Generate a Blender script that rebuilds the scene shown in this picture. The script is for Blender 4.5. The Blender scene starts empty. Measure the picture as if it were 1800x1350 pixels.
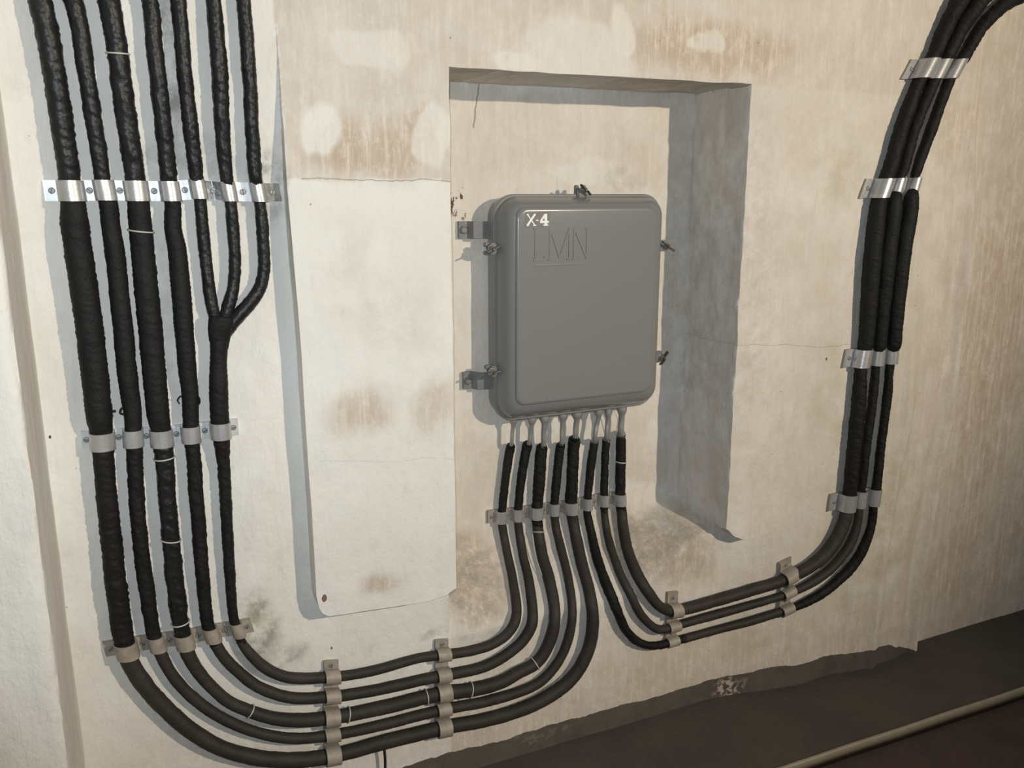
import bpy, bmesh, math, random
import numpy as np
from mathutils import Vector, Matrix
random.seed(7)
S = bpy.context.scene
C = S.collection
# ------------------------------------------------------------------ camera, world, lights, exposure
F, PITCH, YAW = 1500.0, math.radians(12.56), math.radians(24.85)
D, CZ = 1.75, 1.455                     # distance to the wall plane Y=0, camera height
cd = bpy.data.cameras.new('camera'); cam = bpy.data.objects.new('camera', cd); C.objects.link(cam)
cam.location = (0, -D, CZ)
cam.rotation_euler = (math.pi/2 - PITCH, 0, -YAW)
cd.sensor_width = 36; cd.lens = F/1800*36; cd.clip_start = .02
S.camera = cam
S.view_settings.view_transform = 'Standard'; S.view_settings.look = 'None'
S.view_settings.gamma = 1; S.view_settings.exposure = 0
try: S.view_settings.use_curve_mapping = False
except Exception: pass
W = bpy.data.worlds.new('world'); S.world = W; W.use_nodes = True
bg = W.node_tree.nodes['Background']; bg.inputs[0].default_value = (.80, .90, 1, 1); bg.inputs[1].default_value = .11
def light(name, typ, loc, color, energy, size, target=None, **kw):
    l = bpy.data.lights.new(name, typ); l.color = color; l.energy = energy
    o = bpy.data.objects.new(name, l); C.objects.link(o); o.location = loc
    if typ in ('POINT', 'SPOT'): l.shadow_soft_size = size
    if target is not None:
        o.rotation_euler = (Vector(target)-Vector(loc)).to_track_quat('-Z', 'Y').to_euler()
    for k, v in kw.items(): setattr(l, k, v)
    return o
# the camera's own flash beside the lens, and a warm tunnel lamp hanging to the upper right
light('camera_flash', 'SPOT', (-.02, -1.76, 1.50), (.87, .945, 1.0), 76, .012, target=(.50, 0, 1.50), spot_size=math.radians(110), spot_blend=1.0)
light('tunnel_lamp', 'SPOT', (2.65, -3.55, 2.33), (1.0, .855, .66), 450, .03, target=(.85, 0, 1.75), spot_size=math.radians(84), spot_blend=1.0)

# ------------------------------------------------------------------ pixel -> place helpers
cp, sp, cy, sy = math.cos(PITCH), math.sin(PITCH), math.cos(YAW), math.sin(YAW)
FW = np.array([sy*cp, cy*cp, -sp]); RT = np.array([cy, -sy, 0.0]); UP = np.cross(RT, FW)
CAM = np.array([0, -D, CZ])
def ray(x, y): return FW*F + RT*(x-900) - UP*(y-675)
def at(x, y, Y=0.0):
    d = ray(x, y); return CAM + d*((Y+D)/d[1])
def atz(x, y, Z=0.0):
    d = ray(x, y); return CAM + d*((Z-CZ)/d[2])
def sstep(a, b, x):
    t = np.clip((x-a)/(b-a), 0, 1); return t*t*(3-2*t)
def P(xs): return np.array([at(x, y) for x, y in xs])

# ------------------------------------------------------------------ numpy noise
class NZ:
    def __init__(s, seed): s.r = np.random.RandomState(seed).rand(256, 256)
    def __call__(s, x, y):
        x = np.asarray(x, float); y = np.asarray(y, float)
        xi = np.floor(x).astype(int); yi = np.floor(y).astype(int); fx = x-xi; fy = y-yi
        fx = fx*fx*(3-2*fx); fy = fy*fy*(3-2*fy); a = s.r
        g = lambda i, j: a[i % 256, j % 256]
        return (g(xi, yi)*(1-fx)+g(xi+1, yi)*fx)*(1-fy)+(g(xi, yi+1)*(1-fx)+g(xi+1, yi+1)*fx)*fy
    def fbm(s, x, y, o=4):
        v = 0; a = .5; t = 0
        for k in range(o):
            v = v + a*s(x*2**k+k*17.3, y*2**k+k*9.1); t += a; a *= .5
        return v/t
N1, N2, N3 = NZ(1), NZ(2), NZ(3)

# ------------------------------------------------------------------ wall layout (world metres)
DN = .23                                  # niche depth
TB = .052                                 # how far the base wall lies behind the plaster slabs
sl = P([(485, 40), (497, 200), (505, 330), (513, 420), (530, 620), (538, 760), (548, 900), (556, 1040), (560, 1200)])
def Xsl(Z): return np.interp(-np.asarray(Z), -sl[:, 2], sl[:, 0])
ZTIP = sl[0, 2]
XNL = .5*(at(792, 118)[0]+at(800, 1000)[0])
XNR = .5*(at(1318, 148)[0]+at(1280, 930)[0])
ZNT0, ZNT1 = at(792, 118)[2], at(1318, 148)[2]
bl = P([(552, 1030), (556, 1045), (560, 1066), (566, 1078), (578, 1084), (680, 1069), (745, 1059), (785, 1047), (799, 1036)])
br = P([(1279, 930), (1290, 943), (1310, 950), (1340, 942), (1400, 925), (1450, 912)])
bx = np.concatenate([bl[:, 0], br[:, 0], [4.2]]); bz = np.concatenate([bl[:, 2], br[:, 2], [br[-1, 2]]])
def Zsb(X): return np.interp(X, bx, bz)
ZS1 = at(1000, 915, DN)[2]; ZS0 = at(950, 1088, TB)[2]
rg = P([(1604, 1112), (1625, 950), (1650, 800), (1667, 735), (1700, 400), (1712, 200)])
XRIDGE = lambda Z: np.interp(Z, rg[:, 2], rg[:, 0])
def tA(Z): return TB*sstep(ZTIP+.02, ZTIP-.45, Z)
def row0(X, Z): return TB*(1-sstep(1.45, 1.80, X))
def Dright(X, Z):
    r = XRIDGE(Z)
    pad = -.016*sstep(r-.34, r-.26, X)*(1-sstep(r-.10, r-.03, X))*sstep(1.75, 1.1, Z)
    rid = -.022*np.exp(-((X-r)/.020)**2)*sstep(1.9, 1.2, Z)
    rid2 = -.014*np.exp(-((X-r+.20)/.02)**2)*sstep(1.3, .7, Z)
    return pad+rid+rid2+.03*sstep(r, r+.05, X)*sstep(2.2, 1.5, Z)
ZCR = at(1282, 945)[2]
def sill(X, Z):
    k0 = sstep(XNR-.30, XNR-.02, X); za = ZS0+(ZCR-.01-ZS0)*k0; zb = np.maximum(ZS1, za+.07)
    q = np.clip((Z-za)/(zb-za), 0, 1); k = q*q*(3-2*q)
    return TB+(DN-TB)*k
def surf(X, Z):
    if X < Xsl(Z): return float(tA(Z))
    if XNL < X < XNR and Z < ZNT0: return float(sill(X, Z))
    if Z < Zsb(X): return float(row0(X, Z)+Dright(X, Z))
    return float(Dright(X, Z))
def on_wall(x, y, h):
    """Point of the pixel's ray that lies h in front of the wall surface."""
    d = ray(x, y)/F; lo, hi = (D-.10)/d[1], (D+.26)/d[1]
    prev = None
    for t in np.linspace(lo, hi, 90):
        p = CAM+d*t
        if p[1] >= surf(p[0], p[2])-h:
            a, b = t-(hi-lo)/89, t
            for _ in range(14):
                m = (a+b)/2; p = CAM+d*m
                if p[1] >= surf(p[0], p[2])-h: b = m
                else: a = m
            return CAM+d*b
    return CAM+d*hi

# ------------------------------------------------------------------ materials
def mat(name, base, rough=.6, metal=0.0, bump=0, bscale=40, var=.0, vscale=8, var_col=None, spec=.5, stretch=None):
    m = bpy.data.materials.new(name); m.use_nodes = True; nt = m.node_tree; b = nt.nodes['Principled BSDF']
    b.inputs['Base Color'].default_value = (*base, 1); b.inputs['Roughness'].default_value = rough
    b.inputs['Metallic'].default_value = metal; b.inputs['Specular IOR Level'].default_value = spec
    tc = nt.nodes.new('ShaderNodeTexCoord'); mp = nt.nodes.new('ShaderNodeMapping')
    nt.links.new(tc.outputs['Object'], mp.inputs[0])
    if stretch: mp.inputs['Scale'].default_value = stretch
    if var_col is not None:
        n = nt.nodes.new('ShaderNodeTexNoise'); n.inputs['Scale'].default_value = vscale; n.inputs['Detail'].default_value = 6; n.inputs['Roughness'].default_value = .65
        nt.links.new(mp.outputs[0], n.inputs['Vector'])
        r = nt.nodes.new('ShaderNodeMapRange'); r.inputs[1].default_value = .42; r.inputs[2].default_value = .68; r.inputs[4].default_value = var
        nt.links.new(n.outputs[0], r.inputs[0])
        mx = nt.nodes.new('ShaderNodeMix'); mx.data_type = 'RGBA'; mx.inputs[6].default_value = (*base, 1); mx.inputs[7].default_value = (*var_col, 1)
        nt.links.new(r.outputs[0], mx.inputs[0]); nt.links.new(mx.outputs[2], b.inputs['Base Color'])
    if bump:
        n2 = nt.nodes.new('ShaderNodeTexNoise'); n2.inputs['Scale'].default_value = bscale; n2.inputs['Detail'].default_value = 5
        nt.links.new(mp.outputs[0], n2.inputs['Vector'])
        bp = nt.nodes.new('ShaderNodeBump'); bp.inputs['Strength'].default_value = 1; bp.inputs['Distance'].default_value = bump
        nt.links.new(n2.outputs[0], bp.inputs['Height']); nt.links.new(bp.outputs[0], b.inputs['Normal'])
    return m
M = {}
M['tape'] = mat('tarred_tape', (.010, .0095, .009), .6, 0, .0018, 150, .6, 25, (.018, .017, .016), spec=.18)
M['tape_gloss'] = mat('glossy_tar_tape', (.011, .0115, .0115), .40, 0, .0014, 110, .6, 30, (.020, .019, .018), spec=.30)
M['sleeve'] = mat('dull_black_sleeve', (.0100, .0105, .0105), .6, 0, .0016, 170, .6, 20, (.018, .017, .016), spec=.18)
M['sheath'] = mat('brown_black_sheath', (.032, .027, .023), .6, 0, .0010, 90, .5, 14, (.055, .047, .040), spec=.25)
M['metal'] = mat('galvanised_strap', (.50, .50, .50), .36, .55, .0003, 200, .5, 30, (.36, .36, .35))
M['flat'] = mat('pale_zinc_plate', (.62, .63, .64), .45, .35, .0003, 160, .6, 40, (.45, .46, .46))
M['dull'] = mat('dusty_painted_strap', (.36, .32, .27), .6, .15, .0008, 150, .7, 40, (.22, .19, .15))
M['dark_end'] = mat('tar_stained_strap', (.08, .08, .08), .5, .2, .001, 90, .8, 60, (.55, .55, .55))
M['corroded'] = mat('corroded_strap', (.33, .33, .30), .75, .1, .002, 120, .9, 60, (.14, .11, .08))
M['lead'] = mat('lead_tube', (.33, .33, .32), .45, .4, .0003, 120, .5, 40, (.22, .21, .20))
M['box'] = mat('grey_enamel', (.20, .205, .205), .22, 0, .00004, 260, .35, 3, (.225, .222, .212), spec=.5)
M['boxdark'] = mat('grey_enamel_fitting', (.17, .175, .175), .45, 0, .0006, 160, .5, 40, (.10, .105, .105))
M['patch'] = mat('darker_grey_patch', (.155, .152, .145), .5)
M['white'] = mat('white_lettering', (.85, .86, .85), .6)
M['wire'] = mat('pale_wire', (.55, .54, .50), .45, .2)
M['brass'] = mat('tarnished_bolt', (.13, .11, .075), .45, .5, .0006, 150, .6, 60, (.06, .055, .04))
M['screw'] = mat('grey_screw', (.27, .27, .27), .5, .4)
M['black'] = mat('black_rubber', (.02, .02, .02), .5)
M['rust'] = mat('rusty_iron', (.20, .13, .10), .8, 0, .002, 200, .8, 120, (.09, .06, .05))
M['steel_edge'] = mat('worn_pale_steel', (.34, .30, .23), .5, .2, .0005, 100, .5, 20, (.28, .22, .15))
M['floor'] = mat('dark_floor_paint', (.085, .074, .062), .75, 0, .002, 60, .7, 5, (.055, .049, .042), spec=.3)
M['floor2'] = mat('reddish_floor', (.075, .052, .045), .8, 0, .003, 50, .8, 9, (.045, .036, .03), spec=.25)

def wall_mat():
    m = bpy.data.materials.new('stained_limewash'); m.use_nodes = True; nt = m.node_tree; L = nt.links; b = nt.nodes['Principled BSDF']
    b.inputs['Roughness'].default_value = .82; b.inputs['Specular IOR Level'].default_value = .25
    nn = lambda t: nt.nodes.new('ShaderNode'+t)
    geo = nn('NewGeometry'); sep = nn('SeparateXYZ'); L.new(geo.outputs['Position'], sep.inputs[0])
    def math_(op, a, c=None, d=None):
        n = nn('Math'); n.operation = op
        for i, v in enumerate((a, c, d)):
            if v is None: continue
            if isinstance(v, (int, float)): n.inputs[i].default_value = v
            else: L.new(v, n.inputs[i])
        return n.outputs[0]
    def noise(scale, sc=(1, 1, 1), detail=6, rough=.6):
        mp = nn('Mapping'); mp.inputs['Scale'].default_value = sc; L.new(geo.outputs['Position'], mp.inputs[0])
        n = nn('TexNoise'); n.inputs['Scale'].default_value = scale; n.inputs['Detail'].default_value = detail; n.inputs['Roughness'].default_value = rough
        L.new(mp.outputs[0], n.inputs['Vector']); return n.outputs[0]
    def rng(v, a, c, lo=0., hi=1.):
        n = nn('MapRange'); n.inputs[1].default_value = a; n.inputs[2].default_value = c; n.inputs[3].default_value = lo; n.inputs[4].default_value = hi
        L.new(v, n.inputs[0]); return n.outputs[0]
    def mix(f, a, c, mode='MIX'):
        n = nn('Mix'); n.data_type = 'RGBA'; n.blend_type = mode
        if isinstance(f, (int, float)): n.inputs[0].default_value = f
        else: L.new(f, n.inputs[0])
        for i, v in ((6, a), (7, c)):
            if isinstance(v, tuple): n.inputs[i].default_value = (*v, 1)
            else: L.new(v, n.inputs[i])
        return n.outputs[2]
    at_ = nn('Attribute'); at_.attribute_name = 'dirt_shade'; sa = nn('SeparateColor'); L.new(at_.outputs['Color'], sa.inputs[0])
    brown, white, grey = sa.outputs[0], sa.outputs[1], sa.outputs[2]
    at2 = nn('Attribute'); at2.attribute_name = 'dirt_shade2'; sb = nn('SeparateColor'); L.new(at2.outputs['Color'], sb.inputs[0])
    rust, green, splat = sb.outputs[0], sb.outputs[1], sb.outputs[2]
    col = mix(rng(noise(3.1, (1, 1, .8), 7, .62), .38, .62), (.62, .595, .545), (.75, .735, .70))
    drip = rng(noise(34, (1, 1, .13), 7, .72), .44, .64)
    mott = rng(noise(15, (1, 1, .8), 8, .72), .42, .62)
    # brown staining and painted falloff near the floor: masks broken up by drips and mottling
    bm = math_('MULTIPLY', brown, math_('ADD', .45, math_('ADD', math_('MULTIPLY', drip, .60), math_('MULTIPLY', mott, .35))))
    col = mix(math_('MINIMUM', bm, 1.0), col, (.44, .33, .235))
    fine = rng(noise(75, (1, 1, .07), 6, .7), .50, .60)
    crust = rng(noise(48, (1, 1, .55), 8, .75), .50, .60)
    col = mix(math_('MULTIPLY', math_('MULTIPLY', math_('ADD', fine, math_('MULTIPLY', crust, .8)), .42), math_('MINIMUM', math_('ADD', brown, .10), 1.0)), col, (.78, .72, .62))
    dk = rng(noise(60, (1, 1, .09), 6, .7), .56, .68)
    col = mix(math_('MULTIPLY', dk, .22), col, (.40, .33, .25))
    col = mix(math_('MULTIPLY', drip, .30), col, (.80, .78, .72))
    col = mix(math_('MULTIPLY', mott, .24), col, (.55, .49, .41))
    col = mix(math_('MINIMUM', math_('MULTIPLY', white, rng(noise(28, (1, 1, .6), detail=6), .22, .42)), 1.0), col, (.77, .765, .72))
    gm = math_('MULTIPLY', grey, rng(noise(22, detail=8, rough=.75), .40, .62))
    col = mix(gm, col, (.30, .29, .26))
    grn = math_('MULTIPLY', green, rng(noise(9, detail=6, rough=.7), .38, .66))
    col = mix(math_('MULTIPLY', grn, .75), col, (.42, .38, .24))
    rm = math_('MULTIPLY', rust, math_('GREATER_THAN', noise(85, (1, 1, .6), 3, .6), .55))
    col = mix(rm, col, (.12, .065, .05))
    # specks
    v = nn('TexVoronoi'); v.inputs['Scale'].default_value = 24; L.new(geo.outputs['Position'], v.inputs['Vector'])
    spk = math_('LESS_THAN', v.outputs['Distance'], .045)
    keep = math_('GREATER_THAN', noise(7, detail=2), .56)
    col = mix(math_('MULTIPLY', math_('MULTIPLY', spk, keep), .7), col, (.16, .13, .11))
    # thin cracks
    X, Z = sep.outputs[0], sep.outputs[2]
    wob = math_('MULTIPLY', math_('SUBTRACT', noise(7, detail=5), .5), .035)
    def crack(axis_a, axis_b, a0, sl_, lo, hi, w=.0011, k=.6):
        nonlocal col
        line = math_('ADD', math_('ADD', a0, math_('MULTIPLY', axis_b, sl_)), wob)
        d = math_('ABSOLUTE', math_('SUBTRACT', axis_a, line))
        f = math_('MULTIPLY', math_('LESS_THAN', d, w), math_('MULTIPLY', math_('GREATER_THAN', axis_b, lo), math_('LESS_THAN', axis_b, hi)))
        col = mix(math_('MULTIPLY', f, k), col, (.20, .18, .16))
    a = at(530, 317); c = at(780, 318); crack(Z, X, a[2]-a[0]*(c[2]-a[2])/(c[0]-a[0]), (c[2]-a[2])/(c[0]-a[0]), a[0], XNL)
    a = at(1300, 608); c = at(1490, 606); crack(Z, X, a[2]-a[0]*(c[2]-a[2])/(c[0]-a[0]), (c[2]-a[2])/(c[0]-a[0]), XNR, c[0], k=.35)
    a = at(560, 812); c = at(795, 806); crack(Z, X, a[2]-a[0]*(c[2]-a[2])/(c[0]-a[0]), (c[2]-a[2])/(c[0]-a[0]), a[0], XNL, k=.15)
    a = at(846, 148, DN); c = at(832, 225, DN); crack(X, Z, a[0]-a[2]*(c[0]-a[0])/(c[2]-a[2]), (c[0]-a[0])/(c[2]-a[2]), c[2], a[2], w=.0016, k=.8)
    # dark skirting paint with a ragged edge
    edge = math_('ADD', .066, math_('ADD', math_('MULTIPLY', math_('SUBTRACT', noise(5, detail=6), .5), .05), math_('MULTIPLY', rng(X, 2.12, 2.27), -.075)))
    pm = math_('LESS_THAN', math_('SUBTRACT', Z, edge), 0)
    sk = mix(rng(noise(12), .4, .65), (.115, .098, .085), (.085, .074, .065))
    sk = mix(math_('MULTIPLY', splat, math_('GREATER_THAN', noise(55, detail=4), .52)), sk, (.45, .38, .30))
    col = mix(pm, col, sk)
    L.new(col, b.inputs['Base Color'])
    n1 = noise(14, (1, 1, .6), 8, .62); n2 = noise(90, detail=4)
    n3 = noise(30, (1, 1, .22), 6, .7)
    hgt = math_('ADD', math_('ADD', math_('MULTIPLY', n1, 1.0), math_('MULTIPLY', n2, .14)), math_('MULTIPLY', n3, .35))
    bp = nn('Bump'); bp.inputs['Distance'].default_value = .009; bp.inputs['Strength'].default_value = .75
    L.new(hgt, bp.inputs['Height']); L.new(bp.outputs[0], b.inputs['Normal'])
    return m
M['wall'] = wall_mat()

# ------------------------------------------------------------------ object helpers
def link(name, verts, faces, m, parent=None, smooth=True, loc=None):
    me = bpy.data.meshes.new(name); me.from_pydata([tuple(map(float, v)) for v in verts], [], faces)
    if smooth: me.polygons.foreach_set('use_smooth', [True]*len(me.polygons))
    me.materials.append(m); me.update()
    bm = bmesh.new(); bm.from_mesh(me); bmesh.ops.recalc_face_normals(bm, faces=bm.faces); bm.to_mesh(me); bm.free()
    o = bpy.data.objects.new(name, me); C.objects.link(o)
    if parent:
        o.parent = parent; o.matrix_parent_inverse = Matrix.Translation(-Vector(parent.location))
    return o
def thing(name, label, cat, loc=(0, 0, 0), group=None):
    o = bpy.data.objects.new(name, None); C.objects.link(o); o.location = tuple(map(float, loc)); o.empty_display_size = .05
    o['label'] = label; o['category'] = cat
    if group: o['group'] = group
    return o
def tag(o, label, cat, group=None):
    o['label'] = label; o['category'] = cat
    if group: o['group'] = group
    return o
def sharp(o, deg=35):
    me = o.data; bm = bmesh.new(); bm.from_mesh(me)
    for e in bm.edges:
        if len(e.link_faces) == 2 and e.calc_face_angle(0) > math.radians(deg): e.smooth = False
    bm.to_mesh(me); bm.free(); return o
def setattr_mesh(o, name, arr):
    a = o.data.attributes.new(name, 'FLOAT_COLOR', 'POINT'); a.data.foreach_set('color', np.concatenate([arr, np.ones((len(arr), 1))], 1).astype(np.float32).ravel())

# ------------------------------------------------------------------ wall staining masks with some painted shade, placed on the wall
def E(px, py, rx, ry, k, Y=0.0):
    c = at(px, py, Y); a = at(px+rx, py, Y); b_ = at(px, py+ry, Y)
    return (c[0], c[2], abs(a[0]-c[0]), abs(b_[2]-c[2]), k)
BROWN = [E(655, 262, 150, 70, 1.25), E(740, 240, 60, 80, 1.1), E(620, 120, 180, 80, .45), E(900, 60, 260, 70, .35), E(1260, 85, 190, 70, 1.15), E(1180, 40, 120, 40, .4),
         E(1040, 60, 60, 50, .2), E(672, 1028, 45, 26, .95), E(640, 725, 70, 50, .9), E(765, 716, 40, 55, .8), E(620, 500, 60, 90, .35), E(1400, 250, 110, 160, .40), E(1380, 480, 90, 220, .30),
         E(850, 1030, 75, 75, 1.2, .1), E(1150, 950, 100, 75, 1.2, .12), E(1210, 1000, 70, 60, .8, .06), E(1000, 950, 120, 40, .6, .15), E(1250, 1040, 120, 40, .45, .04), E(1340, 1010, 80, 50, .45, .02), E(930, 260, 90, 60, .40, DN), E(1100, 290, 110, 90, .45, DN), E(1160, 560, 50, 170, .55, DN),
         E(840, 800, 50, 130, .30, DN), E(1140, 830, 60, 80, .5, DN), E(1700, 240, 90, 120, .75), E(1760, 620, 90, 420, 1.05), E(1640, 700, 90, 350, .55), E(1560, 950, 120, 160, .5), E(1720, 1000, 120, 130, .9),
         E(1250, 1150, 170, 50, .45, .04), E(1000, 1210, 260, 50, .5, .04), E(700, 1290, 200, 60, .55, .04), E(60, 1250, 90, 150, .55), E(20, 950, 50, 120, .3), E(280, 1320, 160, 60, .45, .04), E(1330, 860, 60, 80, .35)]
WHITE = [E(573, 228, 44, 46, 1.0), E(765, 240, 30, 62, .8), E(650, 90, 60, 40, .6), E(1000, 80, 90, 60, .6), E(1060, 120, 60, 30, .6), E(60, 560, 80, 260, .3), E(900, 110, 40, 24, .8), E(1240, 75, 30, 18, .7), E(1090, 60, 26, 40, .7), E(1120, 880, 60, 30, .6, DN), E(1030, 300, 55, 30, .5, DN)]
GREY = [E(470, 330, 40, 70, .9), E(452, 1105, 50, 60, 1.0, .04), E(490, 1150, 60, 25, .8, .04), E(290, 110, 26, 150, .9), E(320, 290, 120, 60, .45), E(845, 1040, 60, 60, .8, .08), E(1180, 960, 80, 50, .6, .1), E(300, 560, 18, 200, .3), E(1090, 320, 40, 30, .35, DN), E(860, 1125, 50, 16, .6, .04), E(765, 1108, 30, 10, .6, .04), E(1130, 990, 60, 50, .5, .1), E(1260, 500, 60, 300, .3, .1)]  # last patch paints the shade of the niche's right reveal in grey
RUST = [E(801, 362, 11, 26, 1.0, DN)]
GREEN = [E(1480, 300, 60, 60, .8), E(1530, 930, 90, 150, 1.0), E(1450, 720, 40, 120, .6), E(700, 560, 80, 80, .35), E(460, 1120, 50, 60, .7, .04), E(1310, 1130, 40, 30, .8, .04), E(1230, 1120, 40, 25, .7, .04), E(600, 420, 60, 80, .3), E(1600, 560, 30, 200, .35)]
SPLAT = [E(1285, 1212, 26, 26, 1.0, .04), E(960, 1290, 60, 8, .15, .04)]
def masks(X, Z):
    wx = X+.07*(N1.fbm(X*14, Z*9, 5)-.5); wz = Z+.07*(N2.fbm(X*14+5, Z*9, 5)-.5)
    def acc(lst, soft=.55, out=1.25):
        v = np.zeros_like(X)
        for cx, cz, rx, rz, k in lst:
            d = np.sqrt(((wx-cx)/rx)**2+((wz-cz)/rz)**2); v = np.maximum(v, k*(1-sstep(soft, out, d)))
        return v
    br_ = acc(BROWN, .35)
    low = at(600, 316)[2]
    inslab = (X > Xsl(Z)) & (X < XNL)
    br_ = np.where(inslab & (Z < low) & (Z > low-.25), br_*.25, br_)     # fresh limewash below the crack
    br_ = np.maximum(br_, sstep(1.3, 2.7, X)*.80)
    br_ = np.maximum(br_, np.where(inslab & (Z > low), .50, 0)); br_ = np.maximum(br_, np.where((Z > ZNT0) & (X > XNL), .50, 0)); br_ = np.maximum(br_, .30*np.where(Z > ZS0, X > XNL, sstep(XNL-.35, XNL+.25, X))); br_ = np.maximum(br_, .7*sstep(.55, .10, Z))  # last term browns the low wall, painting in the light's falloff
    wh = np.maximum(.72*acc(WHITE, .85, 1.12), np.where(inslab & (Z < low), .62*(1-.95*np.clip(1.3*acc(BROWN, .2), 0, 1)), 0)); wh = np.maximum(wh, .45*(X < Xsl(Z)))
    return np.stack([br_, wh, acc(GREY)], -1), np.stack([acc(RUST, .8), acc(GREEN), acc(SPLAT)], -1)

# ------------------------------------------------------------------ the wall, built as patches that share edges
V, FC = [], []; nv = 0
def bumpy(X, Z): return .0035*(N1.fbm(X*5, Z*4, 4)-.5)*2+.0016*(N2.fbm(X*22, Z*14, 3)-.5)*2
def patch(Xl, Xr, Zb, Zt, Yf, nx, nz):
    """Xl/Xr: functions of Z; Zb/Zt: functions of X; Yf(X, Z)."""
    global nv
    u = np.linspace(0, 1, nx+1); v = np.linspace(0, 1, nz+1); U, VV = np.meshgrid(u, v)
    Z = np.full_like(U, 1.0)*(Zb(.5*(Xl(1.)+Xr(1.)))*(1-VV)+Zt(.5*(Xl(1.)+Xr(1.)))*VV)
    for _ in range(4):
        X = Xl(Z)*(1-U)+Xr(Z)*U; Z = Zb(X)*(1-VV)+Zt(X)*VV
    X = Xl(Z)*(1-U)+Xr(Z)*U
    Y = Yf(X, Z)+bumpy(X, Z)
    V.append(np.stack([X, Y, Z], -1).reshape(-1, 3)); w = nx+1
    i = (np.arange(nz)[:, None]*w+np.arange(nx)[None]).ravel()+nv
    FC.append(np.stack([i, i+1, i+w+1, i+w], 1)); nv += (nx+1)*(nz+1)
    return V[-1].reshape(nz+1, nx+1, 3)
def strip(A, B, n=6, jag=0.0):
    """Face band between two matching edge lines A and B (k,3)."""
    global nv
    k = len(A); t = np.linspace(0, 1, n+1)[:, None, None]
    G = A[None]*(1-t)+B[None]*t
    if jag: 
        G[1:-1] += jag*(N3.fbm(G[1:-1, :, 2]*14+G[1:-1, :, 0]*14, G[1:-1, :, 1]*20, 3)[..., None]-.5)
    V.append(G.reshape(-1, 3)); i = (np.arange(n)[:, None]*k+np.arange(k-1)[None]).ravel()+nv
    FC.append(np.stack([i, i+1, i+k+1, i+k], 1)); nv += G.shape[0]*G.shape[1]
cst = lambda c: (lambda q: np.full_like(np.asarray(q, float), c)+0*np.asarray(q))
XL0, XR9, ZTOP = -.30, 3.9, 2.55
xA = cst(XL0); xNL = lambda Z: XNL+.004*(N3.fbm(Z*12, 3., 3)-.5)+0*Z; xNR = lambda Z: XNR+.007*(N3.fbm(np.asarray(Z)*12, 7., 3)-.5)
xE = cst(XR9)
zN = lambda X: np.interp(X, [XNL, XNR], [ZNT0, ZNT1])+.004*(N3.fbm(np.asarray(X)*12, 1., 3)-.5)
zS = lambda X: Zsb(X)+.0
zB = cst(ZS0); zF = cst(0.0); zP = cst(ZTIP); zT = cst(ZTOP)
Af = lambda X, Z: tA(Z); R0 = lambda X, Z: row0(X, Z)+Dright(X, Z); Z0 = lambda X, Z: Dright(X, Z); Sf = lambda X, Z: sill(X, Z)
rows = [(zF, zB, 70), (zB, zS, 22), (zS, zN, 170), (zN, zP, 12), (zP, zT, 110)]
cols = [(xA, Xsl, 100), (Xsl, xNL, 75), (xNL, xNR, 150), (xNR, xE, 300)]
g = {}
for ci, (a, b_, nx) in enumerate(cols):
    for ri, (c, d, nz) in enumerate(rows):
        if ci == 0: f = Af
        elif ci in (1, 3): f = R0 if ri < 2 else Z0
        else: f = R0 if ri == 0 else (Sf if ri in (1, 2) else Z0)
        g[ci, ri] = patch(a, b_, c, d, f, nx, nz)
strip(g[0, 2][:, -1], g[1, 2][:, 0], 5, .006); strip(g[0, 3][:, -1], g[1, 3][:, 0], 2)
strip(g[1, 1][-1], g[1, 2][0], 4, .004); strip(g[3, 1][-1], g[3, 2][0], 4)
strip(g[1, 2][:, -1], g[2, 2][:, 0], 24, .010); strip(g[2, 2][:, -1], g[3, 2][:, 0], 30, .016)
strip(g[1, 1][:, -1], g[2, 1][:, 0], 8); strip(g[2, 1][:, -1], g[3, 1][:, 0], 8)
strip(g[2, 2][-1], g[2, 3][0], 24, .010)
strip(g[2, 0][-1], g[2, 1][0], 1)
VV = np.concatenate(V); FF = np.concatenate(FC)
me = bpy.data.meshes.new('wall_back'); me.from_pydata(VV.tolist(), [], FF.tolist()); me.update()
bm = bmesh.new(); bm.from_mesh(me); bmesh.ops.remove_doubles(bm, verts=bm.verts, dist=.0004); bmesh.ops.recalc_face_normals(bm, faces=bm.faces)
for f in bm.faces: f.smooth = True
for e in bm.edges:
    if len(e.link_faces) == 2 and e.calc_face_angle(0) > math.radians(50): e.smooth = False
bm.to_mesh(me); bm.free()
me.materials.append(M['wall']); wall = bpy.data.objects.new('wall_back', me); C.objects.link(wall); wall['kind'] = 'structure'
co = np.empty(len(me.vertices)*3); me.vertices.foreach_get('co', co); co = co.reshape(-1, 3)
m1, m2 = masks(co[:, 0], co[:, 2]); setattr_mesh(wall, 'dirt_shade', m1); setattr_mesh(wall, 'dirt_shade2', m2)
if me.polygons[0].normal.y > 0: me.flip_normals()

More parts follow.
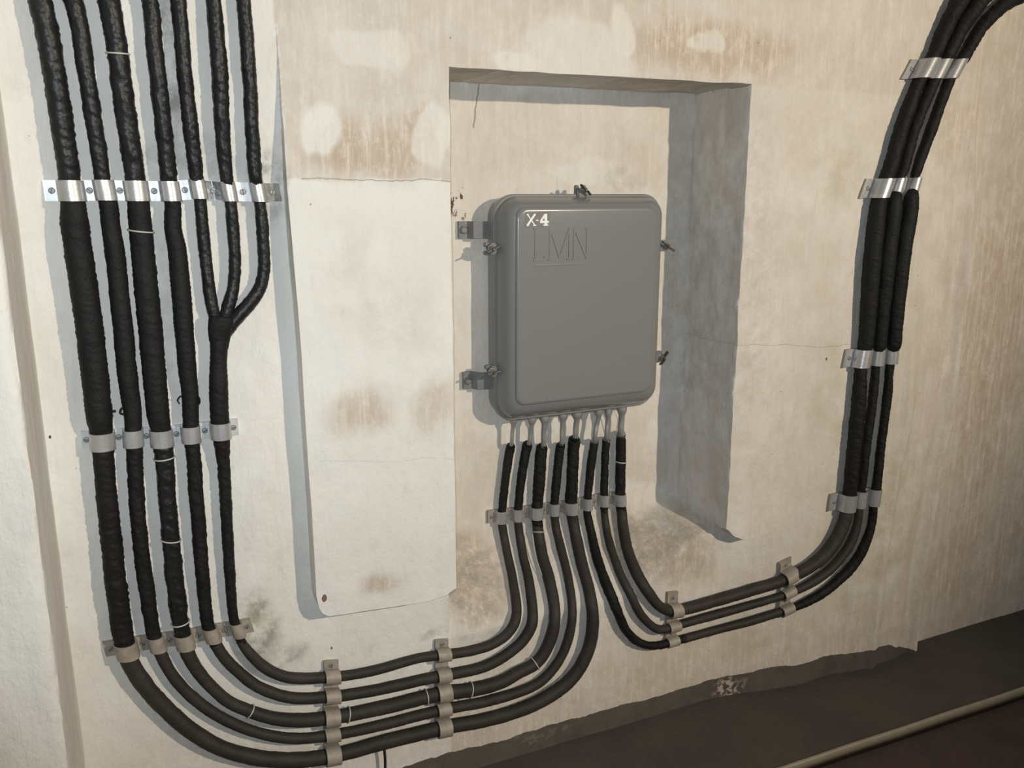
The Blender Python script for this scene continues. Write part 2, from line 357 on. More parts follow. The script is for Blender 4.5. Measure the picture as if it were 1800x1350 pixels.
# projecting pier at the left with a chipped arris
XP, HP = at(98, 922, TB)[0], .26
nz = 420; zs = np.linspace(0, ZTOP, nz+1)
chip = .018*(N1.fbm(zs*9, 2., 5)-.5)+.012*np.maximum(0, N2.fbm(zs*22, 4., 3)-.62)
prof = [(-1.1, -HP)]+[(-1.1+ .97*k/24, -HP) for k in range(1, 24)]
Vp = []
for j, z in enumerate(zs):
    row = [(-1.1+(XP+1.1-.010+chip[j])*k/60, -HP+.004*(N1.fbm(k*.13, z*4, 4)-.5)*2) for k in range(61)]
    row += [(XP-.003+chip[j]*.7, -HP+.004)]
    row += [(XP+.004*(N3.fbm(z*8, k*.4, 3)-.5), -HP+.010+(HP+.06)*k/14) for k in range(15)]
    Vp += [(x, y, z) for x, y in row]
w = 77; Fp = [(j*w+k, j*w+k+1, (j+1)*w+k+1, (j+1)*w+k) for j in range(nz) for k in range(w-1)]
pier = link('wall_left', Vp, Fp, M['wall']); pier['kind'] = 'structure'; sharp(pier, 40)
pv = np.array(Vp); m1, m2 = masks(pv[:, 0]*.9, pv[:, 2]); m1[:, 1] = np.maximum(m1[:, 1], .4); m1[:, 2] *= 0
setattr_mesh(pier, 'dirt_shade', m1); setattr_mesh(pier, 'dirt_shade2', m2)

# floor: painted strip by the wall, steel edge strip, reddish lower floor beyond it
e0, e1 = atz(1380, 1350), atz(1800, 1211)
dirv = e1-e0; dirv /= np.linalg.norm(dirv); nrm = np.array([-dirv[1], dirv[0], 0])   # towards the wall
if nrm[1] < 0: nrm = -nrm
pa, pb = e0-dirv*4.2, e0+dirv*4.6
def slab(name, quad, z0, z1, m, parent=None, n=1):
    v = [(x, y, z0) for x, y in quad]+[(x, y, z1) for x, y in quad]
    return link(name, v, [(0, 1, 2, 3), (7, 6, 5, 4), (0, 4, 5, 1), (1, 5, 6, 2), (2, 6, 7, 3), (3, 7, 4, 0)], m, parent, smooth=False)
o = slab('floor', [(pa[0], pa[1]), (pb[0], pb[1]), (4.6, .5), (-2, .5)], -.08, 0, M['floor']); o['kind'] = 'structure'
q0, q1 = pa-nrm*3, pb-nrm*3
o = slab('floor_lower', [(q0[0], q0[1]), (q1[0], q1[1]), (pb[0], pb[1]), (pa[0], pa[1])], -.12, -.03, M['floor2']); o['kind'] = 'structure'
ew = .011
prof = [(-ew*.5, -.030), (-ew*.5, .004), (-ew*.3, .007), (ew*.3, .007), (ew*.5, .004), (ew*.5, .0), (ew*.2, -.0)]
vs, fs = [], []
ns = 90
for i in range(ns+1):
    c = pa+(pb-pa)*i/ns
    for a, z in prof: vs.append((c[0]+nrm[0]*a, c[1]+nrm[1]*a, z+.0008*math.sin(i*1.7)))
k = len(prof)
for i in range(ns):
    for j in range(k): fs.append((i*k+j, i*k+(j+1) % k, (i+1)*k+(j+1) % k, (i+1)*k+j))
fs += [tuple(range(k)), tuple(ns*k+j for j in range(k))]
tag(link('floor_edge_strip', vs, fs, M['steel_edge']), 'narrow pale steel edge strip running diagonally along the dark floor', 'edge strip')

# ------------------------------------------------------------------ cables
def catmull(pts, n=24):
    p = np.array(pts, float); p = np.vstack([2*p[0]-p[1], p, 2*p[-1]-p[-2]]); out = []
    for i in range(1, len(p)-2):
        a, b_, c, d = p[i-1:i+3]
        ta = np.linalg.norm((b_-a)[:2])**.5; tb = np.linalg.norm((c-b_)[:2])**.5; tc = np.linalg.norm((d-c)[:2])**.5
        for s in range(n):
            t = s/n
            m1 = (c-b_)+tb*((b_-a)/max(ta, 1e-6)-(c-a)/max(ta+tb, 1e-6)); m2 = (c-b_)+tb*((d-c)/max(tc, 1e-6)-(d-b_)/max(tb+tc, 1e-6))
            h = 2*t**3-3*t**2+1, t**3-2*t**2+t, -2*t**3+3*t**2, t**3-t**2
            v = h[0]*b_+h[1]*m1+h[2]*c+h[3]*m2; out.append((*v, i-1+t))
    out.append((*p[-2], len(pts)-1)); return np.array(out)
GAP = .006
class Cable: pass
def trace(pts, step=.0035, smoothY=9):
    """pts: (px, py, width_px[, standoff]) -> points, radii, waypoint parameter in space."""
    def dflt(p):
        r = .008
        for _ in range(3):
            X = on_wall(p[0], p[1], r+GAP); r = p[2]*.5*((X-CAM)@FW)/F
        return r+GAP
    q = catmull([(p[0], p[1], p[2], (p[3] if len(p) > 3 and p[3] is not None else dflt(p))) for p in pts], 10)
    q[:, 2] = np.interp(q[:, 4], np.arange(len(pts)), [p[2] for p in pts])
    P3, R = [], []
    for x, y, wpx, h, u in q:
        r = wpx*.5*2.0/F
        for _ in range(2):
            hh = min(max(h, r+GAP), .06)
            X = on_wall(x, y, hh); dep = (X-CAM)@FW; r = wpx*.5*dep/F
        P3.append(X); R.append(r)
    P3 = np.array(P3); R = np.array(R)
    # blend explicit stand-offs smoothly, keep pixel ray: smooth the depth only
    Yv = P3[:, 1].copy(); ker = np.ones(smoothY)/smoothY; Ys = np.convolve(np.pad(Yv, smoothY//2, mode='edge'), ker, 'valid')
    Ys = np.minimum(Ys, Yv+.004)
    for i, (x, y, *_r) in enumerate(q): P3[i] = at(x, y, Ys[i])
    s = np.concatenate([[0], np.cumsum(np.linalg.norm(np.diff(P3, axis=0), axis=1))]); n = max(4, int(s[-1]/step))
    t = np.linspace(0, s[-1], n+1)
    Q = np.stack([np.interp(t, s, P3[:, k]) for k in range(3)], 1); RR = np.interp(t, s, R); UU = np.interp(t, s, q[:, 4])
    PX = np.stack([np.interp(t, s, q[:, 0]), np.interp(t, s, q[:, 1])], 1)
    for _ in range(3): Q[1:-1] = (Q[:-2]+2*Q[1:-1]+Q[2:])/4
    c = Cable(); c.P, c.R, c.U, c.s, c.px = Q, RR, UU, t, PX; return c
def frames(Q):
    T = np.gradient(Q, axis=0); T /= np.linalg.norm(T, axis=1)[:, None]; n = np.array([0, -1., 0])
    Sd = np.cross(T, n); Sd /= np.linalg.norm(Sd, axis=1)[:, None]; Nn = np.cross(Sd, T); return T, Sd, Nn
def tube(name, Q, R, s, m, parent, kind='tape', seed=0, seg=22, flat=1.0):
    T, Sd, Nn = frames(Q); a = np.linspace(0, 2*math.pi, seg, endpoint=False); n = len(Q)
    A, SS = np.meshgrid(a, s); rr = np.repeat(R[:, None], seg, 1)
    nz_ = NZ(seed+11)
    ca, sa_ = np.cos(A), np.sin(A)
    if kind in ('tape', 'tape_gloss'):
        ph = (SS/.016+A/(2*math.pi)+.9*nz_.fbm(SS*18, np.zeros_like(SS)))
        ridge = (ph % 1.0); ridge = np.where(ridge < .82, ridge/.82, (1-ridge)/.18)
        rr = rr*(1+.035*(ridge-.5)*nz_(SS*14, SS*0+2)*1.6+.22*(nz_.fbm(SS*40+ca*1.3, sa_*1.3+3, 4)-.5)+.12*(nz_(SS*230+ca*2.2, sa_*2.2)-.5))
    elif kind == 'sleeve':
        ph = SS/.010+A/(2*math.pi); ridge = ph % 1.0
        rr = rr*(1+.030*(ridge-.5)+.12*(nz_.fbm(SS*34+ca, sa_+3, 4)-.5)+.07*(nz_(SS*260+ca*2, sa_*2)-.5))
        e = np.minimum(s, s[-1]-s+s[0]) if False else np.minimum(s-s[0], s[-1]-s)
        rr = rr*(.95+.05*sstep(0, .006, e))[:, None]
    elif kind == 'sheath':
        rr = rr*(1+.12*(nz_.fbm(SS*34+ca, sa_+3, 4)-.5)+.05*(nz_(SS*210+ca, sa_)-.5))
    G = Q[:, None]+rr[..., None]*(Sd[:, None]*ca[..., None]+Nn[:, None]*sa_[..., None]*flat)
    G = G.reshape(-1, 3); i = np.arange(n-1)[:, None]*seg; j = np.arange(seg)[None]; j2 = (j+1) % seg
    fs = np.stack([i+j, i+j2, i+seg+j2, i+seg+j], -1).reshape(-1, 4).tolist()
    fs += [tuple(range(seg))[::-1], tuple((n-1)*seg+k for k in range(seg))]
    return link(name, G.tolist(), fs, m, parent)
def ring(c, idx, parent, w=.0016, tail=False):
    T, Sd, Nn = frames(c.P); p, r = c.P[idx], c.R[idx]*1.05+.0006; vs, fs = [], []; n1, n2 = 28, 6
    tilt = random.uniform(-.18, .18)
    for i in range(n1):
        a = 2*math.pi*i/n1; dr = Sd[idx]*math.cos(a)+Nn[idx]*math.sin(a); ctr = p+dr*r+T[idx]*tilt*r*math.cos(a)
        for j in range(n2):
            b_ = 2*math.pi*j/n2; vs.append(ctr+dr*w*math.cos(b_)+T[idx]*w*math.sin(b_))
    for i in range(n1):
        for j in range(n2): fs.append((i*n2+j, i*n2+(j+1) % n2, ((i+1) % n1)*n2+(j+1) % n2, ((i+1) % n1)*n2+j))
    return link('wire_tie', vs, fs, M['wire'], parent)
def near(c, x, y): return int(np.argmin((c.px[:, 0]-x)**2+(c.px[:, 1]-y)**2))
NAMES = dict(tape='tape_wrap', tape_gloss='tape_wrap', sleeve='joint_sleeve', sheath='cable_sheath', lead='lead_tube')
def cable(name, label, pts, secs, cat='cable', group=None, ties=(), root=None, seed=0):
    """secs: [(from waypoint, kind)]"""
    c = trace(pts)
    if root is None: root = thing(name, label, cat, c.P[-1], group)
    c.root = root
    for k, (u0, kind) in enumerate(secs):
        u1 = secs[k+1][0] if k+1 < len(secs) else c.U[-1]
        i0, i1 = int(np.searchsorted(c.U, u0)), int(np.searchsorted(c.U, u1))
        i0 = max(0, i0-1); i1 = min(len(c.P)-1, i1+1)
        if i1-i0 < 3: continue
        mk = {'lead': 'lead'}.get(kind, kind)
        tube(NAMES[kind], c.P[i0:i1+1], c.R[i0:i1+1], c.s[i0:i1+1], M[mk], root, kind, seed+k*3)
    for x, y in ties: ring(c, near(c, x, y), root)
    return c
GL = .045
def gland(x0, y0, x1, y1, w1, w2, wc, yc, xw, yw):
    """wrap top -> lead tube -> flared gland at the box (listed from the wrap up)."""
    return [(x0, y0, w2, .034), ((x0+x1)/2, (y0+y1)/2, w2, GL-.005), (x1, y1+10, w2*1.02, GL), (x1, y1+2, w1, GL), (x1, y1-14, w1, GL)]
CB = {}
L1 = [(60, -40, 39), (71, 0, 39), (98, 144, 37), (121, 306, 36), (125, 334, 37), (129, 362, 42), (131, 390, 46), (157, 575, 45), (175, 735, 42), (178, 757, 36), (180, 775, 35), (181, 798, 34), (192, 915, 35), (215, 1110, 34), (222, 1140, 31), (232, 1171, 30),
      (262, 1214, 29), (302, 1256, 28), (348, 1293, 28), (389, 1315, 27), (447, 1331, 27), (519, 1336, 27), (585, 1328, 26), (676, 1304, 26), (780, 1279, 25), (849, 1266, 25), (907, 1250, 25), (964, 1224, 25), (1008, 1189, 24), (1035, 1139, 23), (1042, 1088, 22),
      (1036, 1041, 21), (1021, 985, 21), (1010, 930, 20), (1004, 893, 21), (1004, 882, 21), (1006, 833, 21), (1010, 772, 21)]+gland(1011, 771, 1014, 728, 19, 10, 0, 0, 0, 0)
CB['L1'] = cable('wrapped_cable', 'thickest black taped cable, outermost of the left bundle and of its lower bend', L1, [(0, 'tape_gloss'), (4, 'sleeve'), (9, 'tape'), (14, 'sheath'), (34, 'tape'), (38, 'lead')], seed=1)
L2 = [(105, -40, 31), (128, 0, 31), (154, 144, 30), (179, 306, 28), (184, 334, 29), (191, 362, 32), (194, 390, 31), (201, 440, 33), (216, 575, 33), (225, 670, 33), (232, 715, 30), (234, 750, 28), (234, 770, 28), (236, 795, 28), (243, 915, 26), (258, 1040, 26), (269, 1108, 24), (275, 1130, 22), (283, 1150, 21),
      (301, 1184, 20), (329, 1217, 20), (360, 1243, 20), (394, 1264, 20), (432, 1281, 19), (476, 1293, 19), (519, 1298, 19), (584, 1292, 19), (660, 1277, 19), (780, 1247, 19), (849, 1234, 19), (900, 1220, 19), (950, 1198, 18), (986, 1155, 17), (1002, 1110, 17),
      (1006, 1075, 16), (999, 1018, 16), (985, 960, 16), (977, 925, 15), (974, 895, 15), (975, 880, 15), (978, 845, 16), (986, 782, 16)]+gland(987, 781, 989, 730, 16, 8, 0, 0, 0, 0)
CB['L2'] = cable('wrapped_cable', 'black taped cable between the thickest left cable and the one with white ties', L2, [(0, 'tape_gloss'), (4, 'sleeve'), (11, 'tape'), (17, 'sheath'), (38, 'tape'), (42, 'lead')], seed=20)
L3 = [(178, -40, 37), (191, 0, 37), (207, 95, 35), (221, 202, 35), (237, 306, 33), (240, 334, 34), (244, 364, 38), (246, 390, 39), (256, 496, 41), (264, 575, 41), (279, 735, 37), (283, 755, 33), (284, 770, 32), (287, 790, 32), (298, 922, 30), (313, 1070, 30), (319, 1104, 28), (324, 1126, 26), (330, 1148, 25),
      (346, 1177, 22), (370, 1206, 21), (402, 1233, 21), (434, 1248, 22), (476, 1261, 23), (519, 1266, 24), (584, 1261, 25), (608, 1257, 25), (680, 1242, 25), (780, 1218, 25), (829, 1212, 25), (880, 1199, 24), (911, 1182, 23), (941, 1166, 22), (959, 1143, 22), (971, 1112, 22),
      (975, 1076, 21), (965, 1018, 21), (953, 975, 20), (945, 925, 19), (943, 898, 20), (945, 882, 19), (948, 845, 21), (953, 786, 21)]+gland(955, 785, 957, 735, 18, 10, 0, 0, 0, 0)
CB['L3'] = cable('wrapped_cable', 'middle cable of the left bundle, black tape bound with thin white wire ties', L3, [(0, 'tape_gloss'), (5, 'sleeve'), (11, 'tape_gloss'), (17, 'sheath'), (38, 'tape'), (43, 'lead')], seed=40,
                 ties=[(205, 95), (246, 406), (291, 803), (301, 948), (315, 1093), (438, 1251), (611, 1257), (749, 1226), (825, 1213), (942, 1168), (945, 935)])
L4 = [(252, -40, 29), (263, 0, 29), (272, 87, 29), (285, 202, 29), (296, 306, 28), (299, 335, 28), (304, 362, 28), (304, 400, 29), (312, 445, 32), (323, 575, 33), (330, 655, 31), (334, 690, 28), (335, 738, 27), (335, 760, 27), (338, 782, 25), (349, 922, 25), (365, 1095, 22), (372, 1115, 21), (380, 1134, 20),
      (397, 1159, 20), (418, 1180, 20), (447, 1203, 20), (476, 1217, 20), (519, 1227, 20), (584, 1224, 20), (612, 1221, 20), (660, 1213, 20), (760, 1191, 20), (797, 1184, 20), (850, 1172, 20), (888, 1152, 20), (917, 1128, 20), (934, 1100, 20),
      (936, 1076, 19), (929, 1018, 17), (919, 975, 16), (912, 930, 15), (910, 905, 15), (911, 892, 15), (916, 845, 16), (928, 781, 18)]+gland(930, 780, 935, 737, 16, 8, 0, 0, 0, 0)
CB['L4'] = cable('wrapped_cable', 'fourth black taped cable of the left bundle, beside the forked cable', L4, [(0, 'tape_gloss'), (5, 'sleeve'), (13, 'tape'), (18, 'sheath'), (37, 'tape'), (41, 'lead')], seed=60)
L5 = [(385, 596, 31), (384, 640, 29), (384, 670, 32), (386, 733, 32), (388, 755, 29), (389, 774, 28), (393, 815, 22), (399, 922, 20), (411, 1088, 17), (417, 1105, 17), (424, 1128, 16), (441, 1151, 19), (467, 1174, 20), (496, 1188, 20), (519, 1192, 20), (584, 1190, 19),
      (610, 1187, 18), (660, 1178, 18), (740, 1156, 17), (797, 1149, 18), (835, 1142, 18), (866, 1132, 18), (890, 1116, 18), (904, 1096, 19), (908, 1076, 18), (901, 1018, 16), (889, 960, 15), (883, 925, 15), (881, 908, 15), (883, 893, 14), (888, 845, 15), (898, 784, 17)]+gland(899, 783, 902, 738, 14, 7, 0, 0, 0, 0)
CB['L5'] = cable('forked_cable', 'black taped cable forking into three above its splice, innermost of the left bundle', L5, [(0, 'sleeve'), (4, 'tape'), (10, 'sheath'), (28, 'tape'), (32, 'lead')], seed=80)
fk = CB['L5'].root
C5 = [(303, -40, 27), (313, 0, 27), (323, 115, 26), (336, 231, 26), (345, 312, 24), (349, 334, 22), (353, 361, 22), (356, 400, 22), (363, 467, 21), (369, 518, 21), (376, 553, 21), (384, 590, 20)]
C6 = [(370, -40, 26), (375, 0, 26), (386, 130, 29), (391, 231, 27), (398, 312, 23), (402, 336, 21), (406, 361, 21), (408, 385, 22), (413, 467, 21), (409, 510, 21), (400, 542, 23), (388, 590, 22)]
C7 = [(424, -40, 25), (428, 0, 25), (438, 130, 25), (449, 312, 23), (454, 337, 21), (457, 361, 20), (460, 385, 22), (464, 452, 21), (463, 481, 21), (455, 510, 22), (436, 536, 24), (413, 561, 25), (390, 592, 24)]
for k, (nm, pp) in enumerate((('C5', C5), ('C6', C6), ('C7', C7))):
    CB[nm] = cable('', '', pp, [(0, 'tape_gloss')], root=fk, seed=100+k*9)
    for ch in fk.children:
        pass
ct = trace([(389, 556, 42), (388, 572, 42), (386, 592, 37), (385, 612, 30), (384, 625, 27)]); tube('splice_wrap', ct.P, ct.R, ct.s, M['sleeve'], fk, 'sleeve', 5, flat=.62)
# cables of the right-hand run: box -> lower bend -> up the right
R1 = [(1009+82, 763, 19, None)]
def rev(l): return l[::-1]
B8 = [(1091, 762, 18), (1091, 812, 18), (1090, 866, 18), (1090, 880, 18), (1092, 894, 18), (1096, 930, 19), (1104, 970, 20), (1122, 1013, 21), (1140, 1042, 20), (1160, 1066, 18), (1182, 1074, 20), (1205, 1070, 21), (1260, 1055, 21), (1318, 1038, 21), (1368, 1023, 20), (1402, 1008, 22), (1431, 991, 23), (1453, 971, 23), (1469, 950, 23), (1480, 928, 23), (1487, 907, 23), (1490, 884, 22), (1494, 860, 24),
      (1502, 782, 25), (1510, 702, 25), (1514, 640, 21), (1518, 622, 22), (1521, 607, 26), (1524, 580, 27), (1533, 460, 31), (1543, 365, 29), (1546, 348, 26), (1551, 331, 24), (1558, 312, 24), (1564, 298, 25), (1585, 224, 26), (1612, 150, 23), (1626, 122, 23), (1639, 102, 24), (1662, 50, 27), (1688, 0, 30), (1722, -45, 32)]
def lead_in(x0, y0, x1, y1, w1, w2): return gland(x0, y0, x1, y1, w1, w2, 0, 0, 0, 0)[::-1]
CB['R1'] = cable('wrapped_cable', 'innermost and thickest cable of the right bundle, leaving the box by its rightmost gland', lead_in(1091, 763, 1093, 719, 18, 11)+B8, [(0, 'lead'), (5, 'tape'), (9, 'sheath'), (26, 'tape'), (31, 'sleeve'), (37, 'tape')], seed=120, ties=[(1091, 812)])
B7 = [(1066, 771, 14), (1064, 800, 14), (1062, 866, 14), (1062, 882, 14), (1062, 897, 13), (1066, 930, 14), (1073, 960, 15), (1092, 1013, 16), (1110, 1048, 16), (1124, 1077, 16), (1142, 1097, 15), (1157, 1106, 15), (1182, 1103, 15), (1202, 1096, 15), (1260, 1080, 16), (1318, 1064, 15), (1372, 1048, 14), (1404, 1036, 15), (1433, 1020, 17), (1460, 1000, 17), (1482, 975, 17), (1498, 948, 17), (1507, 920, 15), (1511, 884, 14), (1514, 860, 15),
      (1523, 782, 16), (1534, 702, 16), (1540, 640, 15), (1543, 622, 17), (1546, 606, 24), (1548, 580, 25), (1559, 460, 30), (1571, 365, 29), (1573, 347, 24), (1576, 331, 16), (1582, 312, 17), (1588, 298, 18), (1608, 224, 21), (1637, 152, 21), (1650, 122, 21), (1663, 102, 24), (1692, 45, 28), (1728, -4, 29), (1775, -48, 30)]
CB['R2'] = cable('wrapped_cable', 'thin middle cable of the right bundle, from the second gland from the right', lead_in(1066, 770, 1069, 724, 13, 8)+B7, [(0, 'lead'), (5, 'tape'), (9, 'sheath'), (28, 'tape'), (33, 'sleeve'), (39, 'tape')], seed=140)
B6 = [(1045, 775, 14), (1041, 800, 15), (1036, 845, 15), (1033, 873, 14), (1033, 888, 14), (1032, 902, 14), (1038, 930, 15), (1049, 980, 18), (1058, 1007, 18), (1072, 1042, 19), (1090, 1086, 17), (1100, 1107, 16), (1117, 1125, 15), (1137, 1134, 14), (1160, 1134, 14), (1182, 1128, 14), (1202, 1123, 15), (1260, 1107, 15), (1318, 1092, 16), (1370, 1076, 15), (1393, 1069, 14), (1424, 1055, 16), (1456, 1035, 17), (1482, 1012, 18), (1507, 983, 18), (1522, 953, 17), (1531, 926, 15), (1536, 884, 14), (1540, 860, 16),
      (1549, 782, 15), (1559, 702, 16), (1565, 637, 15), (1568, 620, 17), (1571, 606, 25), (1573, 580, 26), (1585, 460, 29), (1600, 365, 28), (1602, 347, 25), (1605, 331, 15), (1608, 312, 15), (1612, 298, 18), (1638, 224, 20), (1664, 152, 20), (1677, 122, 20), (1693, 102, 22), (1726, 46, 24), (1765, 8, 26), (1805, -12, 27), (1860, -30, 27)]
CB['R3'] = cable('wrapped_cable', 'lowest and outermost cable of the right bundle, from the third gland from the right', lead_in(1045, 774, 1052, 724, 16, 8)+B6, [(0, 'lead'), (5, 'tape'), (21, 'sheath'), (25, 'tape'), (36, 'sleeve'), (43, 'tape')], seed=160)

# ------------------------------------------------------------------ clamps
def box_mesh(name, c, ax, ay, az, m, parent):
    c = np.array(c, float); vs = [c+sx*ax+sy_*ay+sz*az for sx in (-1, 1) for sy_ in (-1, 1) for sz in (-1, 1)]
    fs = [(0, 1, 3, 2), (4, 6, 7, 5), (0, 4, 5, 1), (2, 3, 7, 6), (0, 2, 6, 4), (1, 5, 7, 3)]
    return link(name, vs, fs, m, parent, smooth=False)
def lathe(name, c, axis, prof, m, parent, n=18, slot=None):
    ax = Vector(axis).normalized(); u = ax.orthogonal().normalized(); v = ax.cross(u); vs = []; fs = []
    for r, h in prof:
        for i in range(n):
            a = 2*math.pi*i/n; vs.append(tuple(Vector(map(float, c))+ax*h+(u*math.cos(a)+v*math.sin(a))*r))
    k = len(prof)
    for j in range(k-1):
        for i in range(n): fs.append((j*n+i, j*n+(i+1) % n, (j+1)*n+(i+1) % n, (j+1)*n+i))
    fs += [tuple(range(n)), tuple((k-1)*n+i for i in range(n))]
    return sharp(link(name, vs, fs, m, parent), 40)
def clampset(label, items, w, ext0, ext1, mode='saddle', m='metal', mflat='flat', screws=True, group='cable clamp bars', mats={}, bar_t=.0, name='cable_clamp', rmul=1.09, mbar=None):
    cs = []; tg_ = []
    for nm, x, y in items:
        c = CB[nm]; i = near(c, x, y); cs.append((c.P[i].copy(), c.R[i])); tg_.append(c.P[i+4]-c.P[i-4])
    a = cs[-1][0]-cs[0][0]; a[1] = 0; a /= np.linalg.norm(a); n = np.array([0, -1., 0]); t = np.cross(n, a)
    root = thing(name, label, 'cable clamp', (cs[0][0]+cs[-1][0])/2+np.array([0, .02, 0]), group)
    org = cs[0][0]; shr = [float(np.clip((q@a)/(q@t), -.7, .7)) for q in tg_]
    pos = [float((p-org)@a) for p, r in cs]; tp = [float((p-org)@t) for p, r in cs]
    base = [p[1]+r for p, r in cs]                       # bar front plane at each cable
    hw = w/2; th = .0022
    lo, hi = pos[0]-cs[0][1]-ext0, pos[-1]+cs[-1][1]+ext1
    # mounting bar follows the cable positions
    xs = [lo]+pos+[hi]; tt = [tp[0]]+tp+[tp[-1]]; bb = [base[0]]+base+[base[-1]]
    vs, fs = [], []
    for x, q, b_ in zip(xs, tt, bb):
        c = org+a*x+t*q
        sh_ = np.interp(x, pos, shr)
        for dt, yy in ((-hw*1.02, b_+.011), (-hw*1.02, b_+.0005), (hw*1.02, b_+.0005), (hw*1.02, b_+.011)):
            p = c+t*dt+a*sh_*dt; vs.append((p[0], yy, p[2]))
    for i in range(len(xs)-1):
        for j in range(4): fs.append((i*4+j, i*4+(j+1) % 4, i*4+4+(j+1) % 4, i*4+4+j))
    fs += [(0, 1, 2, 3), tuple((len(xs)-1)*4+j for j in range(4))]
    link('mounting_bar', vs, fs, M[mbar or mflat], root, smooth=False)
    def sheet(nm, prof, q, mm, hw_):
        """prof: (along, height, basey) outer line; a bent strip of thickness th"""
        k = len(prof); vs, fs = [], []
        pr = np.array([(x, h) for x, h in prof]); tg = np.gradient(pr, axis=0); tg /= np.linalg.norm(tg, axis=1)[:, None]; nr = np.stack([-tg[:, 1], tg[:, 0]], 1)
        for i in range(k):
            for dt in (-hw_, hw_):
                for off in (0, th):
                    x, h = pr[i]+nr[i]*off; by = np.interp(x, xs, bb); qq = np.interp(x, xs, tt) if q is None else q
                    p = org+a*(x+dt*np.interp(x, pos, shr))+t*(qq+dt); vs.append((p[0], by-h, p[2]))
        for i in range(k-1):
            b0, b1 = i*4, i*4+4
            for j0, j1 in ((0, 1), (1, 3), (3, 2), (2, 0)): fs.append((b0+j0, b0+j1, b1+j1, b1+j0))
        fs += [(0, 1, 3, 2), (k*4-4, k*4-3, k*4-1, k*4-2)]
        return sharp(link(nm, vs, fs, mm, root), 45)
    if mode == 'strap': rmul += .07
    def hump(x, r):
        R_ = r*rmul; Q_ = R_*math.sqrt(1+float(np.interp(x, pos, shr))**2)
        return [(x-Q_, .0), (x-Q_, R_*.5)]+[(x-Q_*math.cos(b_), R_*.98+R_*math.sin(b_)) for b_ in np.linspace(0, math.pi, 17)]+[(x+Q_, R_*.5), (x+Q_, .0)]
    if mode == 'saddle':
        for k, (x, (p, r)) in enumerate(zip(pos, cs)):
            f0 = (x-pos[k-1]-r-cs[k-1][1])/2-.001 if k else ext0-.001
            f1 = (pos[k+1]-x-r-cs[k+1][1])/2-.001 if k < len(cs)-1 else ext1-.001
            R_ = r*rmul; f0 = max(f0, .002)+r; f1 = max(f1, .002)+r
            o = sheet('saddle', [(v[0], v[1]) for v in hump(x, r)], tp[k], M[mats.get(k, m)], hw)
            for sgn, ff in ((-1, f0), (1, f1)):
                if ff-R_ > .004: sheet('saddle_foot', [(x+sgn*(ff if sgn < 0 else R_), .0), (x+sgn*(ff+R_)/2, 0), (x+sgn*(R_ if sgn < 0 else ff), .0)], None, M[mats.get((k, sgn), mflat)], hw*.98)
    else:
        pr = [(lo, 0), (lo+.004, 0)]
        for k, (x, (p, r)) in enumerate(zip(pos, cs)):
            h = hump(x, r)
            if k:
                xl = pr[-1][0]
                if h[0][0] < xl+.002:                 # neighbouring humps touch: meet in a shallow valley
                    mid = (pos[k-1]+x)/2; rl = max(r, cs[k-1][1])
                    pr = [v for v in pr if v[0] < mid-.0012]; h = [v for v in h if v[0] > mid+.0012]
                    pr.append((mid, min(pr[-1][1], h[0][1])*.92))
            pr += h
        pr += [(hi-.004, 0), (hi, 0)]
        sheet('strap', pr, None, M[m], hw)
    if screws:
        sx = [(lo+pos[0]-cs[0][1])/2]+[(pos[i]+cs[i][1]+pos[i+1]-cs[i+1][1])/2 for i in range(len(pos)-1)]+[(hi+pos[-1]+cs[-1][1])/2]
        for i, x in enumerate(sx):
            if screws == 'ends' and 0 < i < len(sx)-1: continue
            gap_ = ext0 if i == 0 else ext1 if i == len(sx)-1 else (pos[i]-cs[i][1]-pos[i-1]-cs[i-1][1])
            if gap_ < .009: continue
            rs = min(.0058, gap_*.36); q = np.interp(x, xs, tt)
            p = org+a*x+t*q; p[1] = np.interp(x, xs, bb)-th
            s_ = lathe('screw', p, (0, -1, 0), [(rs, -.001), (rs, .0014), (rs*.82, .0026), (rs*.3, .0030)], M['screw'], root)
            an = random.uniform(0, 3); d1 = np.array([math.cos(an), 0, math.sin(an)]); d2 = np.array([-math.sin(an), 0, math.cos(an)])
            box_mesh('screw_slot', p+np.array([0, -.0030, 0]), d1*rs*.78, d2*.0006, np.array([0, .0004, 0]), M['black'], s_)
    return root
clampset('long bright clamp bar across the seven upper cables at the top left', [('L1', 125, 334), ('L2', 184, 334), ('L3', 240, 334), ('L4', 299, 335), ('C5', 349, 334), ('C6', 402, 336), ('C7', 454, 337)], .0365, .026, .034,
         mats={(4, 1): 'dark_end', (5, -1): 'dark_end', (6, 1): 'corroded'})
clampset('bright clamp bar across the five left cables just below the forked splice', [('L1', 180, 774), ('L2', 234, 770), ('L3', 284, 769), ('L4', 335, 762), ('L5', 388, 757)], .034, .018, .020)
clampset('dusty clamp bar where the five left cables start their lower bend', [('L1', 223, 1143), ('L2', 275, 1130), ('L3', 324, 1126), ('L4', 372, 1114), ('L5', 417, 1106)], .033, .024, .022, m='dull', mflat='dull')
clampset('upright wavy strap at lower left, first on the five bottom cables', [('L5', 584, 1190), ('L4', 584, 1224), ('L3', 584, 1261), ('L2', 584, 1292), ('L1', 585, 1328)], .034, .022, .004, mode='strap', m='dull', mflat='dull', screws='ends')
clampset('upright wavy strap on the five bottom cables, right of centre before they turn up', [('L5', 780, 1153), ('L4', 780, 1187), ('L3', 780, 1218), ('L2', 780, 1247), ('L1', 780, 1279)], .034, .022, .004, mode='strap', m='dull', mflat='dull', screws='ends')
